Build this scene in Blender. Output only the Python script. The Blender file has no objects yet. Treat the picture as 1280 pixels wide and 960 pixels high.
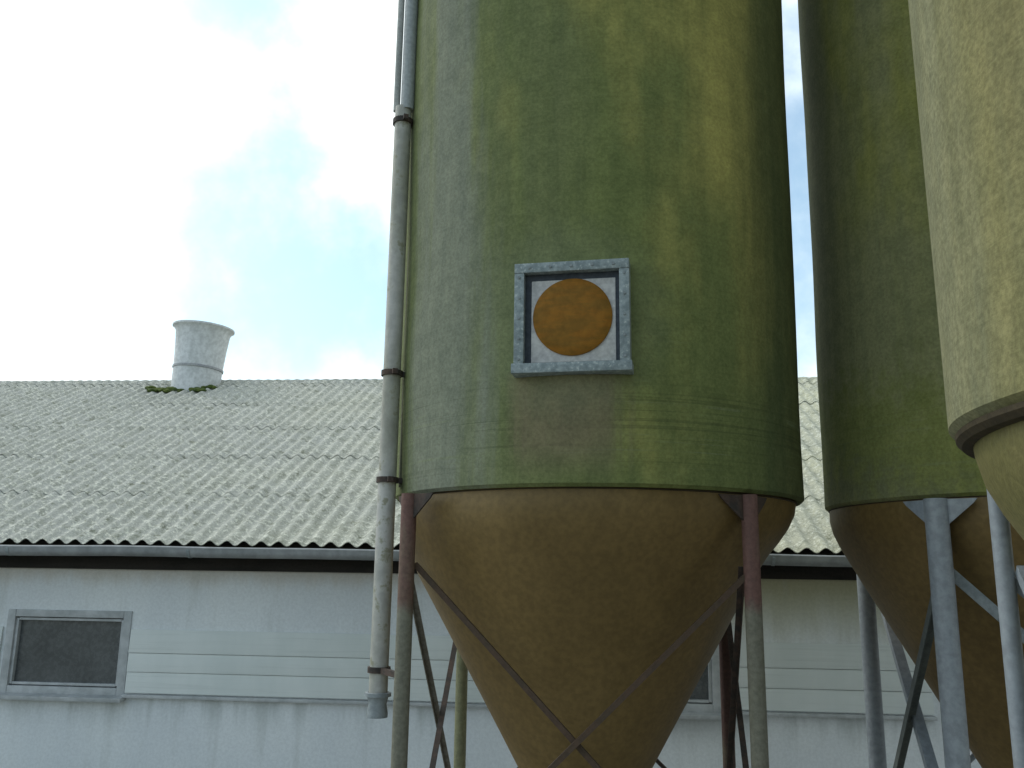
import bpy, bmesh, math, random
from mathutils import Vector, Matrix, noise as mnoise
random.seed(7)
R = math.radians
S = bpy.context.scene
COL = S.collection

# ------------------------------------------------------------------ helpers
def link(name, bm, mat, parent=None, smooth=True, auto=40):
    me = bpy.data.meshes.new(name)
    bm.normal_update()
    bm.to_mesh(me); bm.free()
    me.materials.append(mat)
    o = bpy.data.objects.new(name, me)
    COL.objects.link(o)
    if parent: o.parent = parent
    if smooth:
        me.polygons.foreach_set('use_smooth', [True] * len(me.polygons))
        me.set_sharp_from_angle(angle=R(auto))
    return o

def empty(name, loc, label, cat, rz=0.0, group=None):
    o = bpy.data.objects.new(name, None)
    COL.objects.link(o)
    o.location = loc; o.rotation_euler = (0, 0, rz)
    o.empty_display_size = 0.3
    o['label'] = label; o['category'] = cat
    if group: o['group'] = group
    return o

def box(bm, c, s, rot=None, bev=0.0):
    m = Matrix.Diagonal((s[0], s[1], s[2], 1.0))
    r = bmesh.ops.create_cube(bm, size=1.0, matrix=m)
    vs = r['verts']
    if bev:
        es = list({e for v in vs for e in v.link_edges})
        rb = bmesh.ops.bevel(bm, geom=es, offset=bev, segments=2, affect='EDGES', profile=0.6)
        vs = list({v for f in rb['faces'] for v in f.verts} | {v for v in vs if v.is_valid})
    M = Matrix.Translation(Vector(c))
    if rot is not None: M = M @ rot
    bmesh.ops.transform(bm, matrix=M, verts=vs)
    return vs

def frame_z(d):
    d = d.normalized()
    a = Vector((0, 0, 1)) if abs(d.z) < 0.95 else Vector((1, 0, 0))
    x = a.cross(d).normalized(); y = d.cross(x)
    return Matrix((x, y, d)).transposed().to_4x4()

def tube(bm, p0, p1, r, seg=20, r1=None, caps=True):
    p0, p1 = Vector(p0), Vector(p1); r1 = r if r1 is None else r1
    M = frame_z(p1 - p0)
    A, B = [], []
    for i in range(seg):
        t = 2 * math.pi * i / seg
        v = M @ Vector((math.cos(t), math.sin(t), 0))
        A.append(bm.verts.new(p0 + v * r)); B.append(bm.verts.new(p1 + v * r1))
    for i in range(seg):
        j = (i + 1) % seg
        bm.faces.new((A[i], A[j], B[j], B[i]))
    if caps:
        bm.faces.new(list(reversed(A))); bm.faces.new(B)

def lathe(bm, prof, seg=96, off=None, jit=0.0, seed=0, cap_end=False, cap_start=False):
    """prof: list of (r, z); off(z) -> (dx, dy) shifts the axis."""
    rings = []
    for (r, z) in prof:
        dx, dy = off(z) if off else (0, 0)
        ring = []
        for i in range(seg):
            t = 2 * math.pi * i / seg
            rr = r
            if jit:
                rr += jit * mnoise.noise(Vector((math.cos(t) * 1.7 + seed, math.sin(t) * 1.7, z * 1.1)))
            ring.append(bm.verts.new((dx + rr * math.cos(t), dy + rr * math.sin(t), z)))
        rings.append(ring)
    for a, b in zip(rings, rings[1:]):
        for i in range(seg):
            j = (i + 1) % seg
            bm.faces.new((a[i], a[j], b[j], b[i]))
    if cap_start: bm.faces.new(list(reversed(rings[0])))
    if cap_end: bm.faces.new(rings[-1])

def fix(bm):
    bmesh.ops.recalc_face_normals(bm, faces=bm.faces)

def prism(bm, pts, n, th):
    """flat polygon pts (3D) given thickness th along n"""
    n = Vector(n).normalized() * th / 2
    A = [bm.verts.new(Vector(p) - n) for p in pts]
    B = [bm.verts.new(Vector(p) + n) for p in pts]
    k = len(pts)
    bm.faces.new(A); bm.faces.new(list(reversed(B)))
    for i in range(k):
        j = (i + 1) % k
        bm.faces.new((A[i], B[i], B[j], A[j]))
    fix(bm)

def angle_bar(bm, p0, p1, w, th, nrm):
    """an angle iron: two thin flanges meeting along one edge"""
    p0, p1 = Vector(p0), Vector(p1)
    d = (p1 - p0); L = d.length; d.normalize()
    n = Vector(nrm); n = (n - d * n.dot(d)).normalized(); s = d.cross(n)
    M = Matrix((s, n, d)).transposed().to_4x4()
    mid = (p0 + p1) / 2
    box(bm, mid, (w, th, L), M)
    box(bm, mid - s * (w / 2 - th / 2) - n * (w / 2 + th / 2 + 0.0005), (th, w, L), M)

# ------------------------------------------------------------------ node helper
class NT:
    def __init__(s, tree): s.t = tree; s.n = tree.nodes; s.l = tree.links
    def new(s, typ, **kw):
        nd = s.n.new(typ)
        for k, v in kw.items(): setattr(nd, k, v)
        return nd
    def put(s, sock, v):
        if hasattr(v, 'is_output'): s.l.new(v, sock)
        elif isinstance(v, (tuple, list)) and len(v) == 3 and sock.type == 'RGBA': sock.default_value = (*v, 1)
        else: sock.default_value = v
    def math(s, op, a, b=0.0, clamp=False):
        nd = s.new('ShaderNodeMath', operation=op, use_clamp=clamp)
        s.put(nd.inputs[0], a); s.put(nd.inputs[1], b); return nd.outputs[0]
    def vmul(s, v, sc):
        nd = s.new('ShaderNodeVectorMath', operation='MULTIPLY')
        s.put(nd.inputs[0], v); s.put(nd.inputs[1], sc); return nd.outputs[0]
    def noise(s, v, scale=1.0, detail=4.0, rough=0.55, dist=0.0):
        nd = s.new('ShaderNodeTexNoise')
        s.l.new(v, nd.inputs['Vector']); nd.inputs['Scale'].default_value = scale
        nd.inputs['Detail'].default_value = detail; nd.inputs['Roughness'].default_value = rough
        nd.inputs['Distortion'].default_value = dist
        return nd.outputs['Fac']
    def step(s, v, a, b, lo=0.0, hi=1.0):
        nd = s.new('ShaderNodeMapRange', interpolation_type='SMOOTHSTEP')
        s.put(nd.inputs['Value'], v); nd.inputs['From Min'].default_value = a; nd.inputs['From Max'].default_value = b
        nd.inputs['To Min'].default_value = lo; nd.inputs['To Max'].default_value = hi
        return nd.outputs[0]
    def mix(s, f, a, b, mode='MIX'):
        nd = s.new('ShaderNodeMix', data_type='RGBA', blend_type=mode)
        s.put(nd.inputs[0], f); s.put(nd.inputs[6], a); s.put(nd.inputs[7], b)
        return nd.outputs[2]
    def sep(s, v):
        nd = s.new('ShaderNodeSeparateXYZ'); s.l.new(v, nd.inputs[0]); return nd.outputs
    def objco(s): return s.new('ShaderNodeTexCoord').outputs['Object']

def material(name, rough=0.7, spec=0.4, metal=0.0):
    m = bpy.data.materials.new(name); m.use_nodes = True
    nt = NT(m.node_tree)
    b = nt.n['Principled BSDF']
    b.inputs['Roughness'].default_value = rough
    b.inputs['Specular IOR Level'].default_value = spec
    b.inputs['Metallic'].default_value = metal
    return m, nt, b

def bump(nt, b, h, strength, dist=0.01):
    nd = nt.new('ShaderNodeBump'); nd.inputs['Strength'].default_value = strength
    nd.inputs['Distance'].default_value = dist
    nt.put(nd.inputs['Height'], h); nt.l.new(nd.outputs[0], b.inputs['Normal'])

# ------------------------------------------------------------------ materials
def simple(name, c1, c2, rough=0.7, scale=6.0, stretch=(1, 1, 1), metal=0.0, spec=0.4, bs=0.15, lo=0.35, hi=0.65, c3=None, s3=40):
    m, nt, b = material(name, rough, spec, metal)
    P = nt.objco()
    n = nt.noise(nt.vmul(P, stretch), scale, 6, 0.6)
    c = nt.mix(nt.step(n, lo, hi), c1, c2)
    n2 = nt.noise(P, s3, 4, 0.6)
    if c3: c = nt.mix(nt.step(n2, 0.56, 0.68), c, c3)
    c = nt.mix(1.0, c, nt.mix(nt.step(n2, 0.3, 0.7), (0.84, 0.84, 0.84), (1.12, 1.12, 1.12)), 'MULTIPLY')
    nt.put(b.inputs['Base Color'], c)
    bump(nt, b, n2, bs, 0.01)
    return m

def tank_mat(name, grey, green, olive, side, zr, stain=None, speck=0.16, bumpk=0.35, lines=1.0, lineclr=(0.2, 0.23, 0.13), band=None, moss=None, olk=0.35, side_shade=None):
    """weathered wound glass fibre: algae in vertical runs, faint horizontal winding lines"""
    m, nt, b = material(name, 0.85, 0.12)
    P = nt.objco(); X, Y, Z = nt.sep(P)
    streak = nt.noise(nt.vmul(P, (1, 1, 0.10)), 4.5, 5, 0.6)
    broad = nt.noise(nt.vmul(P, (1, 1, 0.35)), 1.6, 4, 0.55)
    fine = nt.noise(P, 55, 5, 0.7)
    blot = nt.noise(P, 9, 5, 0.65)
    proj = nt.math('ADD', nt.math('MULTIPLY', X, side[0]), nt.math('MULTIPLY', Y, side[1]))
    sm = nt.math('ADD', proj, nt.math('MULTIPLY', nt.math('SUBTRACT', streak, 0.5), 1.5))
    c = nt.mix(nt.step(sm, side[2], side[3]), grey, green)
    if moss:
        mz = nt.math('ADD', nt.math('ADD', Z, nt.math('MULTIPLY', X, 0.5)), nt.math('MULTIPLY', nt.math('SUBTRACT', blot, 0.5), 1.0))
        c = nt.mix(nt.math('MULTIPLY', nt.step(nt.math('ABSOLUTE', nt.math('SUBTRACT', mz, moss)), 0.5, 0.05), 0.5), c, (0.21, 0.24, 0.045))
    if band:
        bnd = nt.math('ADD', proj, nt.math('MULTIPLY', nt.math('SUBTRACT', streak, 0.5), 0.7))
        bk = nt.math('MULTIPLY', nt.step(nt.math('ABSOLUTE', nt.math('SUBTRACT', bnd, band[0])), band[1], band[2]), 0.85)
        c = nt.mix(bk, c, band[3])
    ov = nt.math('ADD', nt.math('MULTIPLY', nt.math('SUBTRACT', broad, 0.5), 2.4), nt.math('MULTIPLY', nt.math('SUBTRACT', Z, zr + 1.6), 0.22))
    ov = nt.math('ADD', ov, nt.math('MULTIPLY', proj, olk))
    c = nt.mix(nt.step(ov, 0.0, 0.75), c, olive)
    if side_shade:   # shade from the next silo, painted as darker green on this side
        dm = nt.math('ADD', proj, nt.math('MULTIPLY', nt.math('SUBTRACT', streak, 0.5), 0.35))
        c = nt.mix(nt.math('MULTIPLY', nt.step(dm, side_shade - 0.16, side_shade + 0.16), 0.85), c, (0.070, 0.092, 0.044))
    # vertical run marks, light and dark
    run = nt.noise(nt.vmul(P, (1, 1, 0.05)), 11, 4, 0.6)
    c = nt.mix(1.0, c, nt.mix(nt.step(run, 0.35, 0.68), (0.91, 0.92, 0.92), (1.07, 1.06, 1.04)), 'MULTIPLY')
    # winding lines
    ln = nt.noise(nt.vmul(P, (0.55, 0.55, 70)), 1.0, 3, 0.6)
    brk = nt.noise(nt.vmul(P, (1, 1, 2.5)), 3.5, 3, 0.5)
    zone = nt.step(nt.math('ABSOLUTE', nt.math('SUBTRACT', Z, zr + 0.33)), 0.08, 0.30, 1.0, 0.16)
    lm = nt.math('MULTIPLY', nt.math('MULTIPLY', nt.step(ln, 0.56, 0.64), nt.step(brk, 0.40, 0.62)), nt.math('MULTIPLY', zone, 0.62 * lines), True)
    c = nt.mix(lm, c, lineclr)
    dk = nt.math('MULTIPLY', nt.step(ln, 0.44, 0.36), nt.math('MULTIPLY', zone, 0.35 * lines), True)
    c = nt.mix(dk, c, (0.05, 0.06, 0.03))
    if stain:
        # rain wash under the porthole frame: algae rinsed off, brown resin shows
        (ex, ey), z0, z1, hw = stain
        u = nt.math('ADD', nt.math('MULTIPLY', X, ex), nt.math('MULTIPLY', Y, ey))
        un = nt.math('ADD', nt.math('ABSOLUTE', u), nt.math('MULTIPLY', nt.math('SUBTRACT', run, 0.5), 0.34))
        front = nt.step(nt.math('ADD', nt.math('MULTIPLY', X, ey), nt.math('MULTIPLY', Y, -ex)), 0.0, 0.2)
        mk = nt.math('MULTIPLY', nt.step(un, hw + 0.05, hw - 0.12), nt.math('MULTIPLY', nt.step(Z, z0 - 0.28, z0), nt.step(Z, z1 + 0.02, z1)))
        mk = nt.math('MULTIPLY', nt.math('MULTIPLY', mk, front), nt.step(streak, 0.25, 0.55, 0.45, 0.8))
        c = nt.mix(mk, c, (0.20, 0.165, 0.105))
        # paler halo left round the frame
        zc = z1 + 0.29
        dz = nt.math('SUBTRACT', Z, zc)
        rad = nt.math('SQRT', nt.math('ADD', nt.math('MULTIPLY', u, u), nt.math('MULTIPLY', dz, dz)))
        rad = nt.math('ADD', rad, nt.math('MULTIPLY', nt.math('SUBTRACT', blot, 0.5), 0.25))
        hk = nt.math('MULTIPLY', nt.math('MULTIPLY', nt.step(rad, 0.62, 0.38), front), 0.30)
        c = nt.mix(hk, c, (0.20, 0.225, 0.14))
    c = nt.mix(1.0, c, nt.mix(nt.step(blot, 0.32, 0.68), (0.88, 0.89, 0.88), (1.10, 1.09, 1.07)), 'MULTIPLY')
    c = nt.mix(1.0, c, nt.mix(nt.step(fine, 0.3, 0.7), (1 - speck,) * 3, (1 + speck,) * 3), 'MULTIPLY')
    nt.put(b.inputs['Base Color'], c)
    h = nt.math('ADD', nt.math('MULTIPLY', fine, 0.6), nt.math('MULTIPLY', ln, 0.45))
    bump(nt, b, h, bumpk, 0.006)
    return m

M = {}
ZR = 2.72          # underside of the tanks above the yard
HT = 2.3           # eye height

box_ang = R(258.35)
bn = Vector((math.cos(box_ang), math.sin(box_ang), 0)); be = Vector((-math.sin(box_ang), math.cos(box_ang), 0))
BZ = HT + 1.305
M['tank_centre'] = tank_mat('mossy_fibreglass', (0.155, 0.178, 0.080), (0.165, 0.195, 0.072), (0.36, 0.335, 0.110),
                            (be.x, be.y, -0.55, 0.35), ZR, ((be.x, be.y), BZ - 0.62, BZ - 0.29, 0.30), olk=0.6, side_shade=0.98, band=(-0.74, 0.36, 0.10, (0.205, 0.222, 0.178)))
M['tank_rear'] = tank_mat('dark_green_fibreglass', (0.22, 0.225, 0.115), (0.20, 0.215, 0.070), (0.26, 0.265, 0.055),
                          (0.7, -0.7, -0.4, 0.8), ZR, lines=0.5, moss=ZR - 0.18)
M['tank_near'] = tank_mat('pale_fibreglass', (0.215, 0.215, 0.132), (0.210, 0.196, 0.090), (0.210, 0.182, 0.078),
                          (-0.35, -0.94, -0.1, 1.0), ZR, speck=0.22, bumpk=0.6, lines=0.3, lineclr=(0.23, 0.22, 0.14))
M['hopper'] = simple('brown_resin', (0.165, 0.108, 0.036), (0.200, 0.132, 0.046), 0.55, 2.2, (1, 1, 0.5), bs=0.12, s3=30)
M['hopper_near'] = simple('pale_brown_resin', (0.165, 0.152, 0.056), (0.195, 0.170, 0.068), 0.6, 2.2, (1, 1, 0.5), bs=0.3, s3=45)
M['galv'] = simple('galvanised_steel', (0.23, 0.26, 0.29), (0.29, 0.32, 0.345), 0.5, 5, (1, 1, 0.2), metal=0.0, spec=0.5, bs=0.06, s3=26)
M['galv_dark'] = simple('weathered_galvanised_bar', (0.20, 0.23, 0.24), (0.27, 0.30, 0.31), 0.55, 7, (1, 1, 1), bs=0.08)
M['iron_dark'] = simple('dark_rusty_iron', (0.035, 0.030, 0.026), (0.075, 0.048, 0.036), 0.75, 14, bs=0.2)
M['red_iron'] = simple('red_primer_bar', (0.085, 0.052, 0.032), (0.070, 0.048, 0.030), 0.75, 14, bs=0.2)
M['rim_shade'] = simple('rim_shade_brown', (0.040, 0.030, 0.015), (0.056, 0.042, 0.020), 0.8, 10, bs=0.2)  # dark brown stands in for the shade under the tank rim
M['slate_bar'] = simple('dark_slate_painted_bar', (0.085, 0.10, 0.095), (0.12, 0.135, 0.125), 0.65, 8, bs=0.1)
M['pipe_shade'] = simple('pipe_shade_green', (0.10, 0.11, 0.065), (0.14, 0.145, 0.085), 0.75, 8, (1, 1, 0.4), bs=0.2)  # dull green standing in for the pipe's shadow on the tank
M['bar_grey'] = simple('worn_grey_bar', (0.22, 0.21, 0.18), (0.15, 0.13, 0.10), 0.7, 16, bs=0.2)
M['pipe'] = simple('mossy_grey_pipe', (0.46, 0.45, 0.42), (0.33, 0.325, 0.27), 0.5, 4.0, (1, 1, 0.35), bs=0.08, c3=(0.24, 0.235, 0.17), s3=13)
M['pipe_blue'] = simple('blue_grey_pipe', (0.31, 0.335, 0.34), (0.36, 0.38, 0.375), 0.5, 5, (1, 1, 0.2), bs=0.05)
M['pipe_pale'] = simple('pale_pipe', (0.46, 0.46, 0.44), (0.30, 0.31, 0.29), 0.5, 5, (1, 1, 0.2), bs=0.05)
M['amber'] = simple('amber_plastic', (0.290, 0.125, 0.016), (0.215, 0.108, 0.017), 0.6, 11, (0.6, 0.6, 3.0), spec=0.15, bs=0.06, s3=26)
M['panel_white'] = simple('chalky_plastic', (0.47, 0.46, 0.46), (0.56, 0.55, 0.53), 0.6, 9, bs=0.05)
M['frame_zinc'] = simple('speckled_zinc', (0.30, 0.35, 0.36), (0.20, 0.245, 0.255), 0.55, 26, bs=0.12, c3=(0.40, 0.44, 0.43), s3=50)
M['channel'] = simple('dark_rubber_seal', (0.035, 0.045, 0.06), (0.05, 0.06, 0.075), 0.7, 20)
M['concrete'] = simple('weathered_concrete', (0.20, 0.195, 0.175), (0.15, 0.147, 0.13), 0.9, 3, bs=0.3, s3=30)
M['dark_timber'] = simple('shade_dark_timber', (0.016, 0.015, 0.013), (0.03, 0.026, 0.022), 0.85, 6, (0.3, 1, 1))  # near-black paints shade under the eave; roof boarding uses it too
M['gutter'] = simple('grey_zinc_gutter', (0.30, 0.31, 0.32), (0.24, 0.255, 0.26), 0.55, 2.2, (1, 1, 1), bs=0.05, s3=9)
M['vent'] = simple('white_fibreglass_vent', (0.66, 0.675, 0.69), (0.57, 0.59, 0.595), 0.6, 3.6, (1, 1, 0.18), spec=0.25, bs=0.04, s3=14)
M['vent_band'] = simple('grey_band', (0.30, 0.31, 0.33), (0.36, 0.37, 0.38), 0.5, 4)
M['moss'] = simple('moss', (0.045, 0.075, 0.014), (0.10, 0.13, 0.025), 0.95, 9, bs=0.6, s3=60)
M['win_frame'] = simple('grey_window_paint', (0.46, 0.475, 0.48), (0.39, 0.41, 0.415), 0.55, 3, (1, 1, 1), bs=0.05, s3=9)

# painted rendered wall
m, nt, b = material('pale_painted_render', 0.85, 0.25)
P = nt.objco(); X, Y, Z = nt.sep(P)
big = nt.noise(nt.vmul(P, (1, 1, 0.5)), 0.9, 5, 0.6); st = nt.noise(nt.vmul(P, (1, 1, 0.12)), 5, 5, 0.6); fi = nt.noise(P, 34, 5, 0.65)
c = nt.mix(nt.step(big, 0.3, 0.7), (0.66, 0.69, 0.71), (0.74, 0.765, 0.77))
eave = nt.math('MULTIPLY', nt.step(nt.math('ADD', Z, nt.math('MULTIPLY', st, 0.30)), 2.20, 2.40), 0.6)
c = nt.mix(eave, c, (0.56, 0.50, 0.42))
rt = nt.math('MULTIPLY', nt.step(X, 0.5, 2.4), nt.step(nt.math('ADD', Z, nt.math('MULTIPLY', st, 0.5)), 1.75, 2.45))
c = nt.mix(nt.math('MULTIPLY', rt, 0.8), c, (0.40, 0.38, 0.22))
dirt = nt.math('MULTIPLY', nt.step(st, 0.52, 0.72), 0.30)
c = nt.mix(dirt, c, (0.45, 0.47, 0.44))
led = nt.math('MULTIPLY', nt.math('MULTIPLY', nt.step(Z, 0.60, 0.97), nt.step(Z, 1.02, 0.99)), nt.step(nt.math('ADD', st, nt.math('MULTIPLY', big, 0.5)), 0.66, 0.90))
c = nt.mix(nt.math('MULTIPLY', led, 0.55), c, (0.40, 0.43, 0.42))
c = nt.mix(1.0, c, nt.mix(nt.step(fi, 0.3, 0.7), (0.93, 0.93, 0.93), (1.05, 1.05, 1.05)), 'MULTIPLY')
nt.put(b.inputs['Base Color'], c); bump(nt, b, fi, 0.18, 0.008); M['wall'] = m

m, nt, b = material('painted_cladding_board', 0.75, 0.3)
P = nt.objco()
g = nt.noise(nt.vmul(P, (0.25, 1, 9)), 3, 5, 0.6); st = nt.noise(nt.vmul(P, (1, 1, 0.4)), 2.2, 5, 0.6); fi = nt.noise(P, 40, 4, 0.6)
c = nt.mix(nt.step(st, 0.3, 0.7), (0.62, 0.66, 0.64), (0.69, 0.72, 0.70))
c = nt.mix(nt.math('MULTIPLY', nt.step(g, 0.5, 0.75), 0.35), c, (0.42, 0.45, 0.43))
nt.put(b.inputs['Base Color'], c); bump(nt, b, nt.math('ADD', g, fi), 0.12, 0.006); M['board'] = m

# fibre cement roof with lichen
m, nt, b = material('lichened_fibre_cement', 0.9, 0.25)
P = nt.objco(); X, Y, Z = nt.sep(P)
big = nt.noise(P, 0.45, 5, 0.6); mid = nt.noise(P, 3.2, 6, 0.65); sp = nt.noise(P, 19, 5, 0.7); sp2 = nt.noise(nt.vmul(P, (1, 0.6, 1)), 8.5, 5, 0.7); fi = nt.noise(P, 60, 4, 0.65)
yel = nt.step(nt.math('ADD', nt.math('MULTIPLY', X, 0.07), big), 0.15, 0.95)
sp3 = nt.noise(P, 6.0, 6, 0.75)
c = nt.mix(yel, (0.390, 0.395, 0.360), (0.50, 0.49, 0.35))
c = nt.mix(nt.math('MULTIPLY', nt.step(mid, 0.42, 0.68), 0.45), c, (0.29, 0.30, 0.25))
c = nt.mix(nt.math('MULTIPLY', nt.step(sp3, 0.48, 0.62), 0.6), c, (0.24, 0.25, 0.20))
c = nt.mix(nt.math('MULTIPLY', nt.step(sp, 0.52, 0.60), 0.75), c, (0.66, 0.66, 0.57))
c = nt.mix(nt.math('MULTIPLY', nt.step(sp2, 0.57, 0.68), 0.65), c, (0.13, 0.14, 0.09))
c = nt.mix(1.0, c, nt.mix(nt.step(fi, 0.3, 0.7), (0.78, 0.78, 0.78), (1.2, 1.2, 1.2)), 'MULTIPLY')
nt.put(b.inputs['Base Color'], c); bump(nt, b, nt.math('ADD', sp, nt.math('MULTIPLY', sp3, 1.0)), 0.8, 0.02); M['roof'] = m

# dusty glass, dark room behind it
m, nt, b = material('dusty_dark_glass', 0.32, 0.5)
P = nt.objco(); n1 = nt.noise(P, 2.6, 4, 0.55); n2 = nt.noise(P, 22, 5, 0.6)
c = nt.mix(nt.step(n1, 0.3, 0.7), (0.062, 0.068, 0.070), (0.105, 0.112, 0.114))
c = nt.mix(nt.math('MULTIPLY', nt.step(n2, 0.5, 0.75), 0.35), c, (0.12, 0.125, 0.12))
nt.put(b.inputs['Base Color'], c); nt.put(b.inputs['Roughness'], nt.step(n2, 0.3, 0.7, 0.12, 0.4)); M['pane'] = m

# steel legs: red primer above, worn grey-green below
def leg_paint(name, ztop, upper, lower):
    m, nt, b = material(name, 0.7, 0.35)
    P = nt.objco(); X, Y, Z = nt.sep(P)
    n = nt.noise(nt.vmul(P, (1, 1, 0.4)), 6, 5, 0.6); f = nt.noise(P, 38, 4, 0.65)
    k = nt.step(nt.math('ADD', Z, nt.math('MULTIPLY', nt.math('SUBTRACT', n, 0.5), 0.35)), ztop - 0.06, ztop + 0.06)
    c = nt.mix(k, lower, upper)
    c = nt.mix(nt.math('MULTIPLY', nt.step(n, 0.5, 0.7), 0.35), c, (0.15, 0.15, 0.09))
    c = nt.mix(1.0, c, nt.mix(nt.step(f, 0.3, 0.7), (0.8, 0.8, 0.8), (1.15, 1.15, 1.15)), 'MULTIPLY')
    nt.put(b.inputs['Base Color'], c); bump(nt, b, f, 0.2, 0.006)
    return m
M['leg_red'] = leg_paint('red_primer_on_steel', 2.13, (0.150, 0.080, 0.066), (0.17, 0.165, 0.125))
M['leg_brown'] = leg_paint('dark_red_primer_on_steel', 1.2, (0.075, 0.040, 0.034), (0.085, 0.055, 0.045))
M['leg_moss'] = leg_paint('mossy_steel', 2.6, (0.19, 0.15, 0.10), (0.19, 0.19, 0.105))

# ------------------------------------------------------------------ ground
m, nt, b = material('gravel_ground', 0.95, 0.2)
P = nt.objco(); n1 = nt.noise(P, 0.25, 6, 0.6); n2 = nt.noise(P, 40, 5, 0.7)
c = nt.mix(nt.step(n1, 0.35, 0.65), (0.20, 0.185, 0.15), (0.13, 0.145, 0.075))
c = nt.mix(1.0, c, nt.mix(nt.step(n2, 0.3, 0.7), (0.6, 0.6, 0.6), (1.3, 1.3, 1.3)), 'MULTIPLY')
nt.put(b.inputs['Base Color'], c); bump(nt, b, n2, 0.6, 0.02)
bm = bmesh.new(); bmesh.ops.create_grid(bm, x_segments=4, y_segments=4, size=600)
g = link('ground', bm, m, smooth=False); g['kind'] = 'structure'; g.location = (0, 0, -0.05)
bm = bmesh.new(); box(bm, (0.5, 1.2, -0.04), (24, 15.3, 0.08), bev=0.01)
g = link('concrete_yard', bm, M['concrete'], smooth=False); g['kind'] = 'structure'

# ------------------------------------------------------------------ silos
def rot_about(n):   # matrix with local x -> be-like tangent
    return None

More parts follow.
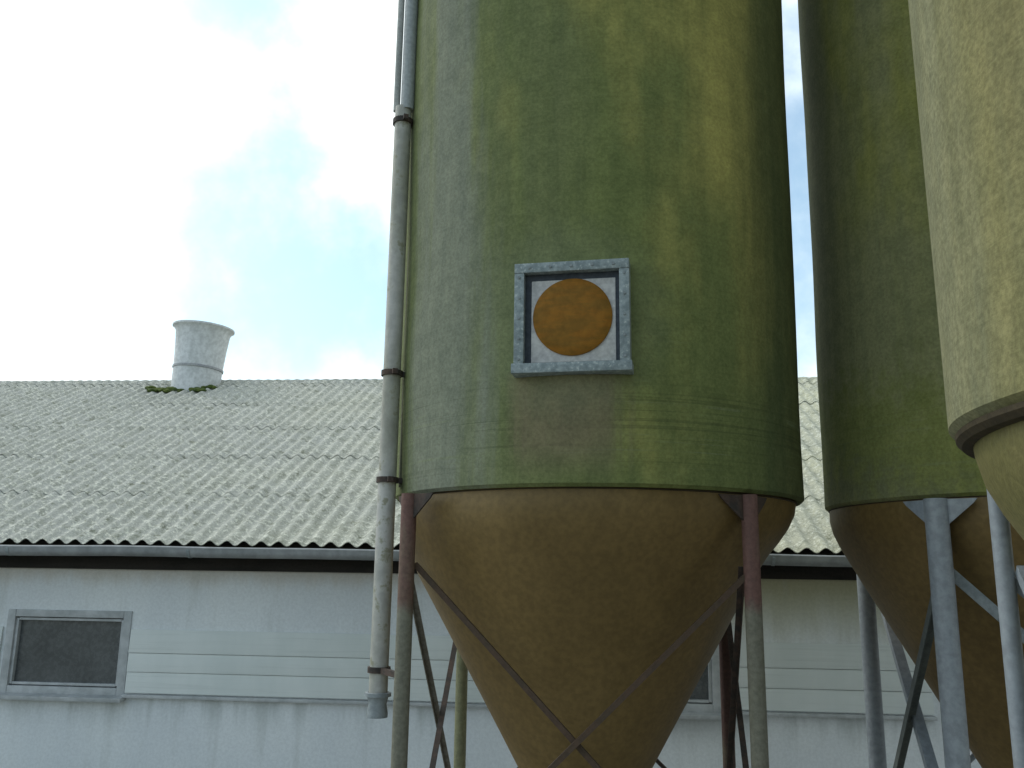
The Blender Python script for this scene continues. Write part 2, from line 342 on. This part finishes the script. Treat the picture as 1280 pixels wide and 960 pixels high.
def make_silo(loc, label, spec, name='feed_silo'):
    root = empty(name, (loc[0], loc[1], 0), label, 'silo', group='fibreglass feed silos in a row')
    r = spec.get('r', 1.25); top = spec['top']; seed = spec['seed']
    inner = spec['inner']
    # tank
    bm = bmesh.new()
    prof = [(inner - 0.02, ZR + 0.05), (inner - 0.02, ZR + 0.012), (r - 0.02, ZR), (r, ZR + 0.018)]
    z = ZR + 0.06
    tp = spec.get('taper', 0.0)
    while z < top: prof.append((r * (1 + tp * (z - ZR)), z)); z += 0.16
    r *= 1 + tp * (top - ZR)
    prof.append((r, top))
    lathe(bm, prof, 128, jit=0.012, seed=seed); fix(bm)
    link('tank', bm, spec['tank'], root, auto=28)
    # domed roof of the tank with lid
    bm = bmesh.new()
    lathe(bm, [(r + 0.03, top - 0.05), (r + 0.03, top + 0.03), (r * 0.93, top + 0.16), (r * 0.7, top + 0.42), (r * 0.42, top + 0.62), (0.26, top + 0.70), (0.26, top + 0.78)], 96)
    fix(bm); roof = link('tank_roof', bm, spec['tank'], root)
    bm = bmesh.new(); lathe(bm, [(0.30, top + 0.77), (0.30, top + 0.83), (0.16, top + 0.90), (0.02, top + 0.92)], 48, cap_start=True, cap_end=True)
    fix(bm); link('lid', bm, M['galv'], roof)
    # hopper cone
    ox, oy = spec.get('off', (0, 0))
    zb, zt = HT - 1.57, ZR - 0.02
    off = lambda z: (ox * min(1, max(0, (zt - z) / 0.35)), oy * min(1, max(0, (zt - z) / 0.35)))
    pr = list(spec['cone'])
    k = 0.565
    z0, r0 = pr[-1][1], pr[-1][0]
    n = 12; zend = zb; rend = r0 - (z0 - zb) * k
    for i in range(1, n + 1):
        t = i / n; pr.append((r0 + (rend - r0) * t, z0 + (zend - z0) * t))
    bm = bmesh.new(); lathe(bm, pr, 112, off=off, jit=0.006, seed=seed + 3)
    fix(bm); hop = link('hopper', bm, spec['hopper'], root, auto=50)
    bm = bmesh.new()
    lathe(bm, [(rend + 0.06, zb + 0.03), (rend + 0.06, zb), (rend + 0.01, zb), (rend + 0.01, zb - 0.22), (rend + 0.04, zb - 0.22), (rend + 0.04, zb - 0.25)], 48, off=lambda z: (ox, oy), cap_end=True, cap_start=True)
    fix(bm); out = link('outlet', bm, M['galv'], hop)
    bm = bmesh.new(); box(bm, (ox, oy - 0.1, zb - 0.275), (0.34, 0.62, 0.03), bev=0.004); link('slide_gate', bm, M['galv_dark'], out, auto=30)
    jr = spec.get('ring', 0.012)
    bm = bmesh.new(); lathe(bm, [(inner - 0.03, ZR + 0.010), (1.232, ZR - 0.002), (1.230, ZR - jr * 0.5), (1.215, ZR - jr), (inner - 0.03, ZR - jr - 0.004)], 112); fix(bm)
    link('rim_shade_ring', bm, M['rim_shade'], hop, auto=35)  # shaded underside of the rim, painted as a dark ring
    # legs
    LP = spec['legs']; D = spec['leg_d']
    for i, (lx, ly) in enumerate(LP):
        bm = bmesh.new(); tube(bm, (lx, ly, 0.02), (lx, ly, ZR - 0.012), D / 2, 28)
        leg = link('leg', bm, spec['leg_mats'][i], root)
        bm = bmesh.new(); box(bm, (lx, ly, 0.012), (0.26, 0.26, 0.024), bev=0.003)
        for sx in (-1, 1):
            for sy in (-1, 1):
                tube(bm, (lx + sx * 0.1, ly + sy * 0.1, 0.02), (lx + sx * 0.1, ly + sy * 0.1, 0.06), 0.012, 8)
        link('base_plate', bm, M['galv_dark'], leg, auto=30)
        a = math.atan2(ly, lx)
        for s in ((-1, 1) if spec.get('gus', True) else ()):
            t = Vector((-math.sin(a), math.cos(a), 0)) * s
            t = (t - Vector((math.cos(a), math.sin(a), 0)) * 0.22).normalized()
            c = Vector((lx, ly, 0)); e = D / 2 * 0.9
            bm = bmesh.new()
            prism(bm, [c + t * e + Vector((0, 0, ZR - 0.015)), c + t * (e + 0.15) + Vector((0, 0, ZR - 0.015)), c + t * (e + 0.13) + Vector((0, 0, ZR - 0.04)), c + t * e + Vector((0, 0, ZR - 0.15))],
                  t.cross(Vector((0, 0, 1))), 0.010)
            link('gusset', bm, spec['gusset'], leg, smooth=False)
    # cross braces between neighbouring legs
    for i in range(4):
        j = (i + 1) % 4
        A, B = Vector((*LP[i], 0)), Vector((*LP[j], 0))
        d = (B - A).normalized(); nrm = Vector((d.y, -d.x, 0))
        if nrm.dot((A + B) / 2) < 0: nrm = -nrm
        for q, (za, zb2) in enumerate(((2.33, 0.55), (0.60, 2.29))):
            p0 = A + d * (D / 2 * 0.8) + Vector((0, 0, za)) + nrm * (0.012 if q else -0.032)
            p1 = B - d * (D / 2 * 0.8) + Vector((0, 0, zb2)) + nrm * (0.012 if q else -0.032)
            bm = bmesh.new(); angle_bar(bm, p0, p1, spec['bar_w'], 0.006, nrm)
            link('brace', bm, spec['bars'][(i * 2 + q) % len(spec['bars'])], root, smooth=False)
    return root

def rel(c, pts): return [(x - c[0], y - c[1]) for x, y in pts]

cA = (0.545, 5.67)
silo = make_silo(cA, 'moss streaked green silo with an orange round porthole, on red topped legs', dict(
    r=1.272, top=7.9, seed=1, inner=1.215, taper=0.006, tank=M['tank_centre'], hopper=M['hopper'], off=(-0.080, 0.0),
    cone=[(1.225, ZR + 0.005), (1.222, ZR - 0.07), (1.20, ZR - 0.15), (1.16, ZR - 0.23), (1.105, ZR - 0.32)],
    legs=rel(cA, [(-0.555, 4.86), (1.25, 4.63), (1.53, 6.45), (-0.335, 6.72)]), leg_d=0.086,
    leg_mats=[M['leg_red'], M['leg_red'], M['leg_brown'], M['leg_moss']], gusset=M['iron_dark'], bar_w=0.028,
    bars=[M['red_iron'], M['red_iron'], M['iron_dark'], M['iron_dark'], M['red_iron'], M['iron_dark'], M['iron_dark'], M['bar_grey']]))
cB = (3.285, 5.51)
silo_b = make_silo(cB, 'dark green plain silo on thick grey legs, half hidden behind the yellowish silo', dict(
    top=7.9, seed=11, inner=1.215, taper=-0.005, tank=M['tank_rear'], hopper=M['hopper'], off=(-0.03, 0.0),
    cone=[(1.225, ZR + 0.005), (1.222, ZR - 0.07), (1.20, ZR - 0.15), (1.16, ZR - 0.23), (1.105, ZR - 0.32)],
    legs=rel(cB, [(2.26, 4.70), (4.16, 4.36), (4.51, 6.26), (2.61, 6.60)]), leg_d=0.118,
    leg_mats=[M['galv']] * 4, gusset=M['galv'], bar_w=0.055,
    bars=[M['galv_dark'], M['galv_dark'], M['galv'], M['galv'], M['galv'], M['galv'], M['galv'], M['slate_bar']]))
cC = (2.462, 2.12)
silo_c = make_silo(cC, 'yellowish beige rough skinned silo, the nearest of the three, with thin grey legs', dict(
    top=7.9, seed=23, inner=1.185, tank=M['tank_near'], hopper=M['hopper_near'],
    cone=[(1.19, ZR + 0.01), (1.182, ZR - 0.06), (1.16, ZR - 0.15), (1.12, ZR - 0.23), (1.065, ZR - 0.32)],
    legs=rel(cC, [(1.38, 1.42), (3.17, 1.03), (3.56, 2.82), (1.77, 3.21)]), leg_d=0.064, gus=False,
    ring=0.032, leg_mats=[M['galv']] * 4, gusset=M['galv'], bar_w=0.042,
    bars=[M['galv_dark']] * 4 + [M['galv']] * 4))

# porthole of the centre silo
BR = Matrix((be, bn, Vector((0, 0, 1)))).transposed().to_4x4()     # local x = sideways, y = outwards, z = up
def bp(x, y, z): return be * (x + 0.024) + bn * (y + 0.042) + Vector((0, 0, BZ + z - 0.016))
bm = bmesh.new()
OW, BW = 0.300, 0.052
for sx in (-1, 1): box(bm, bp(sx * (OW - BW / 2), 1.240, 0), (BW, 0.11, 2 * OW - 2 * BW - 0.006), BR, bev=0.004)
box(bm, bp(0, 1.241, OW - BW / 2 - 0.003), (2 * OW, 0.115, BW), BR, bev=0.004)
box(bm, bp(0, 1.247, -OW + BW / 2 + 0.003), (2 * OW + 0.02, 0.126, BW), BR, bev=0.005)
ph = link('porthole_frame', bm, M['frame_zinc'], silo, auto=30)
bm = bmesh.new(); box(bm, bp(0, 1.228, 0), (2 * OW - 2 * BW + 0.01, 0.05, 2 * OW - 2 * BW + 0.01), BR); link('seal', bm, M['channel'], ph, smooth=False)
bm = bmesh.new(); box(bm, bp(0.006, 1.249, -0.012), (0.440, 0.016, 0.442), BR, bev=0.003); link('panel', bm, M['panel_white'], ph, auto=30)
bm = bmesh.new()
N = 72; rings = []
for rr, yy in ((0.207, 1.2575), (0.207, 1.266), (0.198, 1.271), (0.15, 1.277), (0.08, 1.281), (0.02, 1.282)):
    rings.append([bm.verts.new(bp(0.003 + rr * math.cos(2 * math.pi * i / N), yy, 0.004 + rr * math.sin(2 * math.pi * i / N))) for i in range(N)])
for a, b2 in zip(rings, rings[1:]):
    for i in range(N): bm.faces.new((a[i], a[(i + 1) % N], b2[(i + 1) % N], b2[i]))
bm.faces.new(rings[-1]); fix(bm)
link('amber_disc', bm, M['amber'], ph, auto=50)
spots = [(sx * (OW - BW / 2), k * 0.11, 1.294) for sx in (-1, 1) for k in range(-2, 3)] + [(k * 0.11, OW - BW / 2 - 0.003, 1.298) for k in range(-2, 3)]
for x, z, y in spots:
    bm = bmesh.new(); tube(bm, bp(x, y, z), bp(x, y + 0.007, z), 0.008, 8); link('bolt', bm, M['galv_dark'], ph, auto=30)

# filler pipe on the left flank of the centre silo
px, py = -0.728 - cA[0], 5.205 - cA[1]
def pz(z): return (px, py, z)
PR = 0.053
bm = bmesh.new(); tube(bm, pz(1.60), pz(5.22), PR, 32)
pipe = link('filler_pipe', bm, M['pipe'], silo)
bm = bmesh.new()
lathe(bm, [(0.036, 1.49), (0.058, 1.49), (0.060, 1.51), (0.050, 1.56), (0.060, 1.60), (0.074, 1.602), (0.074, 1.622), (0.058, 1.624)], 32, off=lambda z: (px, py), cap_start=True)
fix(bm); link('pipe_mouth', bm, M['galv_dark'], pipe)
dirp = Vector((px, py, 0)).normalized()
legA = Vector((-0.545 - cA[0], 4.86 - cA[1], 0))
for z, wide in ((1.745, False), (2.815, True), (3.46, True), (5.12, True)):
    bm = bmesh.new()
    lathe(bm, [(PR + 0.001, z - 0.016), (PR + 0.012, z - 0.016), (PR + 0.012, z + 0.016), (PR + 0.001, z + 0.016)], 32, off=lambda q: (px, py)); fix(bm)
    p = Vector((px, py, z))
    tgt = (legA + Vector((0, 0, z)) - (legA - Vector((px, py, 0))).normalized() * 0.045) if not wide else dirp * 1.262 + Vector((0, 0, z))
    d = (tgt - p); dn = d.normalized()
    MM = frame_z(d)
    box(bm, p + dn * (PR + (d.length - PR) / 2), (0.03, 0.03, max(0.03, d.length - PR + 0.01)), MM)
    if wide:
        t = Vector((-dirp.y, dirp.x, 0))
        for s in (-1, 1): box(bm, p + t * s * (PR + 0.022), (0.034, 0.03, 0.03), Matrix.Rotation(math.atan2(t.y, t.x), 4, 'Z'))
    link('bracket', bm, M['iron_dark'], pipe, auto=30)
bm = bmesh.new(); tube(bm, (px + 0.026, py - 0.014, 5.2), (px + 0.026, py - 0.014, 8.2), 0.043, 28); link('delivery_pipe', bm, M['pipe_blue'], silo)
bm = bmesh.new(); tube(bm, (px - 0.045, py + 0.004, 5.2), (px - 0.045, py + 0.004, 8.2), 0.022, 20); link('vent_pipe', bm, M['pipe_pale'], silo)

bm = bmesh.new(); tube(bm, (-0.640 - cA[0], 5.262 - cA[1], 2.78), (-0.640 - cA[0], 5.262 - cA[1], 8.2), 0.028, 18); link('pipe_shade_strip', bm, M['pipe_shade'], silo)  # added strip: pipe's shadow against the tank built as a dark tube

# ------------------------------------------------------------------ barn
barn = empty('barn', (0, 8.75, 0), 'long low white barn under a lichen grey corrugated roof, behind the silos', 'barn', -math.atan(0.09))
X0, X1 = -17.0, 13.0
SL = 0.477; EZ = 2.535; RY = 6.29; RZ = EZ + SL * RY; WY = 0.35
WT = 2.365   # wall runs up behind the dark board
wins = [(-5.31, -3.955), (0.685, 2.04), (-11.3, -9.945), (6.7, 8.055)]
WZ0, WZ1 = 1.00, 1.835
# front wall: bands above, below and between the window openings
bm = bmesh.new()
def wb(x0, x1, z0, z1): box(bm, ((x0 + x1) / 2, WY + 0.12, (z0 + z1) / 2), (x1 - x0, 0.24, z1 - z0))
wb(X0 + 0.3, X1 - 0.3, 0, WZ0); wb(X0 + 0.3, X1 - 0.3, WZ1, WT)
xs = sorted(wins); cur = X0 + 0.3
for a, b2 in xs: wb(cur, a, WZ0, WZ1); cur = b2
wb(cur, X1 - 0.3, WZ0, WZ1)
BY = 2 * RY - WY
box(bm, ((X0 + X1) / 2, BY - 0.12, WT / 2), (X1 - X0 - 0.6, 0.24, WT))
for gx in (X0 + 0.42, X1 - 0.42):
    prism(bm, [(gx, WY + 0.24, 0), (gx, BY - 0.24, 0), (gx, BY - 0.24, WT), (gx, RY, RZ - 0.22), (gx, WY + 0.24, WT)], (1, 0, 0), 0.24)
# reveal: dark room behind openings stays closed by the panes
link('wall', bm, M['wall'], barn, smooth=False)
# near-black boards standing in for the shade under the eave
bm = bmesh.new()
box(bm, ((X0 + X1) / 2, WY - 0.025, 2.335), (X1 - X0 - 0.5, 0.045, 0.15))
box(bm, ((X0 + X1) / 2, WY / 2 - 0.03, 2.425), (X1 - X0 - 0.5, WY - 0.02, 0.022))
link('eave_shade_board', bm, M['dark_timber'], barn, smooth=False)
# gutter: open half-round with a beaded lip, on brackets
bm = bmesh.new()
gp = []
for i in range(13):
    a = math.pi + math.pi * i / 12
    gp.append((-0.062 + 0.064 * math.cos(a), 2.452 + 0.066 * math.sin(a)))
gp = [(-0.126, 2.487), (-0.132, 2.478)] + gp + [(0.002, 2.49)]
inn = [(y * 0.94 - 0.003, z + 0.004) for y, z in reversed(gp)]
loop = gp + inn
xsg = [X0 + (X1 - X0) * i / 60 for i in range(61)]
pv = None
for i, x in enumerate(xsg):
    dz = 0.004 * math.sin(x * 1.3) + 0.003 * math.sin(x * 3.1 + 1)
    ring = [bm.verts.new((x, y, z + dz)) for y, z in loop]
    if pv:
        for k in range(len(loop)):
            q = (k + 1) % len(loop); bm.faces.new((pv[k], pv[q], ring[q], ring[k]))
    else: bm.faces.new(ring)
    pv = ring
bm.faces.new(list(reversed(pv))); fix(bm)
gut = link('gutter', bm, M['gutter'], barn)
x = X0 + 0.5
while x < X1:
    bm = bmesh.new()
    lathe(bm, [(0.0668, -0.014), (0.0705, -0.014), (0.0705, 0.014), (0.0668, 0.014)], 28)
    bmesh.ops.delete(bm, geom=[v for v in bm.verts if v.co.y > 0.02], context='VERTS')
    bmesh.ops.transform(bm, matrix=Matrix.Translation((x, -0.062, 2.452)) @ Matrix(((0, 0, 1, 0), (1, 0, 0, 0), (0, 1, 0, 0), (0, 0, 0, 1))), verts=bm.verts)
    fix(bm); link('gutter_bracket', bm, M['galv_dark'], gut); x += 1.9
# corrugated roof, sheet by sheet laps
PT = 0.177; AMP = 0.0245
def slope(bm, sgn):
    rows = [-0.05, 1.18, 2.40, 3.62, 4.84, 6.05, RY + 0.001]
    per = 8; nx = int((X1 - X0) / PT * per)
    jit = {}
    for ri in range(len(rows) - 1):
        ya, yb = rows[ri], rows[ri + 1]
        yb2 = min(RY, yb + 0.10)
        prev = None
        for i in range(nx + 1):
            x = X0 + i * PT / per
            sh = int((x - X0 + (0.53 if ri % 2 else 0)) / (PT * 6))
            key = (ri, sh)
            if key not in jit: jit[key] = (random.uniform(-0.022, 0.022), random.uniform(-0.003, 0.005), random.uniform(-0.003, 0.003))
            dy, dz, tl = jit[key]
            w = AMP * math.cos(2 * math.pi * (x - X0) / PT)
            col = []
            for t in (0, 0.25, 0.5, 0.75, 1.0):
                y = ya + (yb2 - ya) * t + (dy if ri and t == 0 else 0)
                lift = 0.009 * (1 - t) * (1 if ri else 0) + (0.0 if ri == 0 and t == 0 else dz) + tl * (x - X0 - sh * PT * 6)
                z = EZ + AMP + SL * y + w + lift + 0.004 * mnoise.noise(Vector((x * 0.4, y * 0.6, 3 * sgn)))
                Y = y if sgn > 0 else 2 * RY - y
                col.append(bm.verts.new((x, Y, z)))
            col_b = [bm.verts.new(v.co - Vector((0, -0.43 * sgn, 0.90)) * 0.0075) for v in (col[0],)]
            if prev:
                for k in range(4): bm.faces.new((prev[0][k], col[0] if False else col[k], col[k + 1], prev[0][k + 1]))
                bm.faces.new((prev[1][0], col_b[0], col[0], prev[0][0]))
            prev = (col, col_b)
bm = bmesh.new(); slope(bm, 1); slope(bm, -1); fix(bm)
for f in bm.faces:
    if f.normal.z < 0 and abs(f.normal.z) > 0.3: f.normal_flip()
roof = link('roof', bm, M['roof'], barn, auto=55)
# timber decking just under the sheets so the attic stays dark
bm = bmesh.new()
for s in (1, -1):
    a = math.atan(SL) * s; L = RY / math.cos(math.atan(SL)) - 0.08
    yc = RY / 2 + 0.02 if s > 0 else 2 * RY - RY / 2 - 0.02
    box(bm, ((X0 + X1) / 2, yc, EZ + SL * RY / 2 - 0.028), (X1 - X0 - 0.3, L, 0.03), Matrix.Rotation(a, 4, 'X'))
link('roof_boarding', bm, M['dark_timber'], barn, smooth=False)
# ridge capping: corrugated wings under a rounded roll
bm = bmesh.new(); per = 8; nx = int((X1 - X0) / PT * per); prev = None
capsec = [(-0.30, 0.012), (-0.18, 0.018), (-0.07, 0.03), (-0.035, 0.062), (0, 0.078), (0.035, 0.062), (0.07, 0.03), (0.18, 0.018), (0.30, 0.012)]
for i in range(nx + 1):
    x = X0 + i * PT / per; w = AMP * math.cos(2 * math.pi * (x - X0) / PT)
    col = []
    for y, h in capsec:
        k = min(1, max(0.25, (abs(y) - 0.03) / 0.06))
        col.append(bm.verts.new((x, RY + y, RZ - 0.035 + AMP - SL * abs(y) + h + w * k + 0.006 * mnoise.noise(Vector((x * 0.7, 0, 5))))))
    if prev:
        for k in range(len(col) - 1): bm.faces.new((prev[k], col[k], col[k + 1], prev[k + 1]))
    prev = col
fix(bm)
for f in bm.faces:
    if f.normal.z < 0: f.normal_flip()
link('ridge_cap', bm, M['roof'], roof, auto=60)
# windows
for a, b2 in wins:
    cx = (a + b2) / 2; w = b2 - a; h = WZ1 - WZ0; zc = (WZ0 + WZ1) / 2; F = 0.085
    bm = bmesh.new()
    for s in (-1, 1): box(bm, (cx + s * (w / 2 - F / 2), WY + 0.035, zc), (F, 0.10, h), bev=0.006)
    for s in (-1, 1): box(bm, (cx, WY + 0.034, zc + s * (h / 2 - F / 2 + 0.006)), (w - 2 * F - 0.004, 0.095, F - 0.012), bev=0.006)
    for s in (-1, 1): box(bm, (cx + s * (w / 2 - F - 0.016), WY + 0.040, zc), (0.028, 0.06, h - 2 * F - 0.004), bev=0.004)
    for s in (-1, 1): box(bm, (cx, WY + 0.041, zc + s * (h / 2 - F - 0.010)), (w - 2 * F - 0.064, 0.06, 0.026), bev=0.004)
    win = link('window', bm, M['win_frame'], barn, auto=30)
    bm = bmesh.new(); box(bm, (cx, WY + 0.060, zc), (w - 2 * F - 0.02, 0.008, h - 2 * F - 0.02)); link('pane', bm, M['pane'], win, smooth=False)
    bm = bmesh.new(); box(bm, (cx - 0.01, WY - 0.045, WZ0 - 0.024), (w + 0.06, 0.15, 0.042), Matrix.Rotation(R(7), 4, 'X'), bev=0.005); link('sill', bm, M['win_frame'], win, auto=30)
# cladding boards filling the strip between the windows
def clad(x0, x1):
    bm = bmesh.new()
    for z0, z1, th in ((1.035, 1.232, 0.020), (1.240, 1.420, 0.020), (1.428, 1.655, 0.020)):
        a = R(2.6)
        box(bm, ((x0 + x1) / 2, WY - 0.014, (z0 + z1) / 2), (x1 - x0, th, z1 - z0 + 0.004), Matrix.Rotation(-a, 4, 'X'), bev=0.003)
    o = link('cladding', bm, M['board'], barn, auto=30)
    bm = bmesh.new()
    box(bm, ((x0 + x1) / 2, WY - 0.032, 1.005), (x1 - x0 + 0.02, 0.060, 0.030), Matrix.Rotation(R(5), 4, 'X'), bev=0.004)
    link('drip_ledge', bm, M['win_frame'], o, auto=30)
for x0, x1 in ((-9.9, -5.345), (-3.945, 0.65), (2.075, 4.0)): clad(x0, x1)
# roof vent by the ridge
vt = bpy.data.objects.new('roof_vent', None); COL.objects.link(vt); vt.parent = barn
vt.location = (-6.22, 6.10, RZ - 0.18); vt.rotation_euler = (0, R(3.2), 0)
bm = bmesh.new()
lathe(bm, [(0.405, -0.35), (0.41, 0.0), (0.42, 0.40), (0.44, 0.75), (0.468, 1.055), (0.50, 1.115), (0.535, 1.135), (0.535, 1.165), (0.50, 1.17), (0.455, 1.09), (0.42, 0.7), (0.40, 0.05)], 64)
fix(bm); link('flue', bm, M['vent'], vt, auto=45)
bm = bmesh.new(); lathe(bm, [(0.421, 0.375), (0.436, 0.38), (0.437, 0.415), (0.424, 0.42)], 64); fix(bm); link('band', bm, M['vent_band'], vt)
bm = bmesh.new(); lathe(bm, [(0.36, 0.93), (0.36, 0.96)], 40, cap_start=True, cap_end=True); fix(bm); link('damper', bm, M['vent_band'], vt)
# moss cushions at the foot of the vent
bm = bmesh.new()
rnd = random.Random(3)
for k in range(60):
    x = -6.95 + rnd.random() * 1.25; y = 5.55 + rnd.random() * 0.3 + 0.08 * rnd.random()
    if rnd.random() < 0.35: x = -6.22 + rnd.uniform(-0.5, 0.5); y = 5.62 + rnd.random() * 0.1
    s = rnd.uniform(0.025, 0.065)
    r0 = bmesh.ops.create_icosphere(bm, subdivisions=2, radius=1.0)
    for v in r0['verts']:
        n = 1 + 0.35 * mnoise.noise(v.co * 2.2 + Vector((k, 0, 0)))
        v.co = Vector((x + v.co.x * s * 1.5 * n, y + v.co.y * s * n, EZ + 2 * AMP + SL * y + v.co.z * s * 0.6 * n))
fix(bm); link('moss', bm, M['moss'], roof)

# ------------------------------------------------------------------ sky and sun
SUN_EL, SUN_AZ = 46.0, -58.0      # azimuth from +Y, negative to the left
sd = Vector((math.sin(R(SUN_AZ)) * math.cos(R(SUN_EL)), math.cos(R(SUN_AZ)) * math.cos(R(SUN_EL)), math.sin(R(SUN_EL))))
W = bpy.data.worlds.new('World'); S.world = W; W.use_nodes = True
nt = NT(W.node_tree)
bg = nt.n['Background']
sky = nt.new('ShaderNodeTexSky', sky_type='NISHITA', sun_disc=False)
sky.sun_elevation = R(SUN_EL); sky.sun_rotation = R(SUN_AZ); sky.air_density = 1.0; sky.dust_density = 1.6; sky.ozone_density = 1.2
D = nt.new('ShaderNodeTexCoord').outputs['Generated']
n1 = nt.noise(D, 3.4, 7, 0.52, 0.15); n2 = nt.noise(D, 11, 5, 0.55)
v = nt.math('ADD', nt.math('MULTIPLY', nt.math('SUBTRACT', n1, 0.5), 1.4), nt.math('MULTIPLY', nt.math('SUBTRACT', n2, 0.5), 1.2))
v = nt.math('ADD', v, 0.98)
def azel(a, e): return (math.sin(R(a)) * math.cos(R(e)), math.cos(R(a)) * math.cos(R(e)), math.sin(R(e)))
# clear gaps in the cloud (azimuth, elevation, radius, depth)
GAPS = [(-20.5, 35.5, 7.5, 1.0), (-14.5, 29.5, 5, 0.34), (-18, 24.5, 5.5, 0.36), (-9, 18.5, 9, 0.66), (-19, 15.5, 10, 0.80), (19.5, 20, 24, 0.85), (180, 40, 75, 0.85), (-120, 50, 40, 0.3)]
for a, e, rad, dep in GAPS:
    nd = nt.new('ShaderNodeVectorMath', operation='DISTANCE'); nt.l.new(D, nd.inputs[0]); nd.inputs[1].default_value = azel(a, e)
    v = nt.math('SUBTRACT', v, nt.step(nd.outputs['Value'], 0.0, 2 * math.sin(R(rad) / 2) * 1.35, dep, 0.0))
cover = nt.step(v, -0.05, 0.85, 0.12, 1.0)
dt = nt.new('ShaderNodeVectorMath', operation='DOT_PRODUCT'); nt.l.new(D, dt.inputs[0]); dt.inputs[1].default_value = sd
glow = nt.step(dt.outputs['Value'], -0.4, 0.9, 4.9, 8.4)
cl = nt.new('ShaderNodeCombineColor'); 
nt.put(cl.inputs[0], nt.math('MULTIPLY', glow, 0.92)); nt.put(cl.inputs[1], glow); nt.put(cl.inputs[2], nt.math('MULTIPLY', glow, 1.015))
nt.put(bg.inputs['Color'], nt.mix(cover, nt.mix(1.0, sky.outputs[0], (0.88, 1.06, 0.98), 'MULTIPLY'), cl.outputs[0])); bg.inputs['Strength'].default_value = 0.15

L = bpy.data.lights.new('sun', 'SUN'); L.energy = 0.75; L.angle = R(12); L.color = (1.0, 0.95, 0.86)
so = bpy.data.objects.new('sun', L); COL.objects.link(so); so.rotation_euler = sd.to_track_quat('Z', 'Y').to_euler(); so.location = (-20, 30, 30)

# ------------------------------------------------------------------ camera
cam = bpy.data.cameras.new('camera'); co = bpy.data.objects.new('camera', cam); COL.objects.link(co)
cam.sensor_width = 36; cam.lens = 36 * 1100 / 1280; cam.clip_end = 3000
co.matrix_world = Matrix.Translation((0, 0, HT)) @ Matrix.Rotation(R(90 + 12.0), 4, 'X') @ Matrix.Rotation(0.0145, 4, 'Z')
S.camera = co
S.view_settings.view_transform = 'Standard'; S.view_settings.look = 'None'; S.view_settings.gamma = 1; S.view_settings.exposure = 0.42
S.view_settings.use_curve_mapping = False
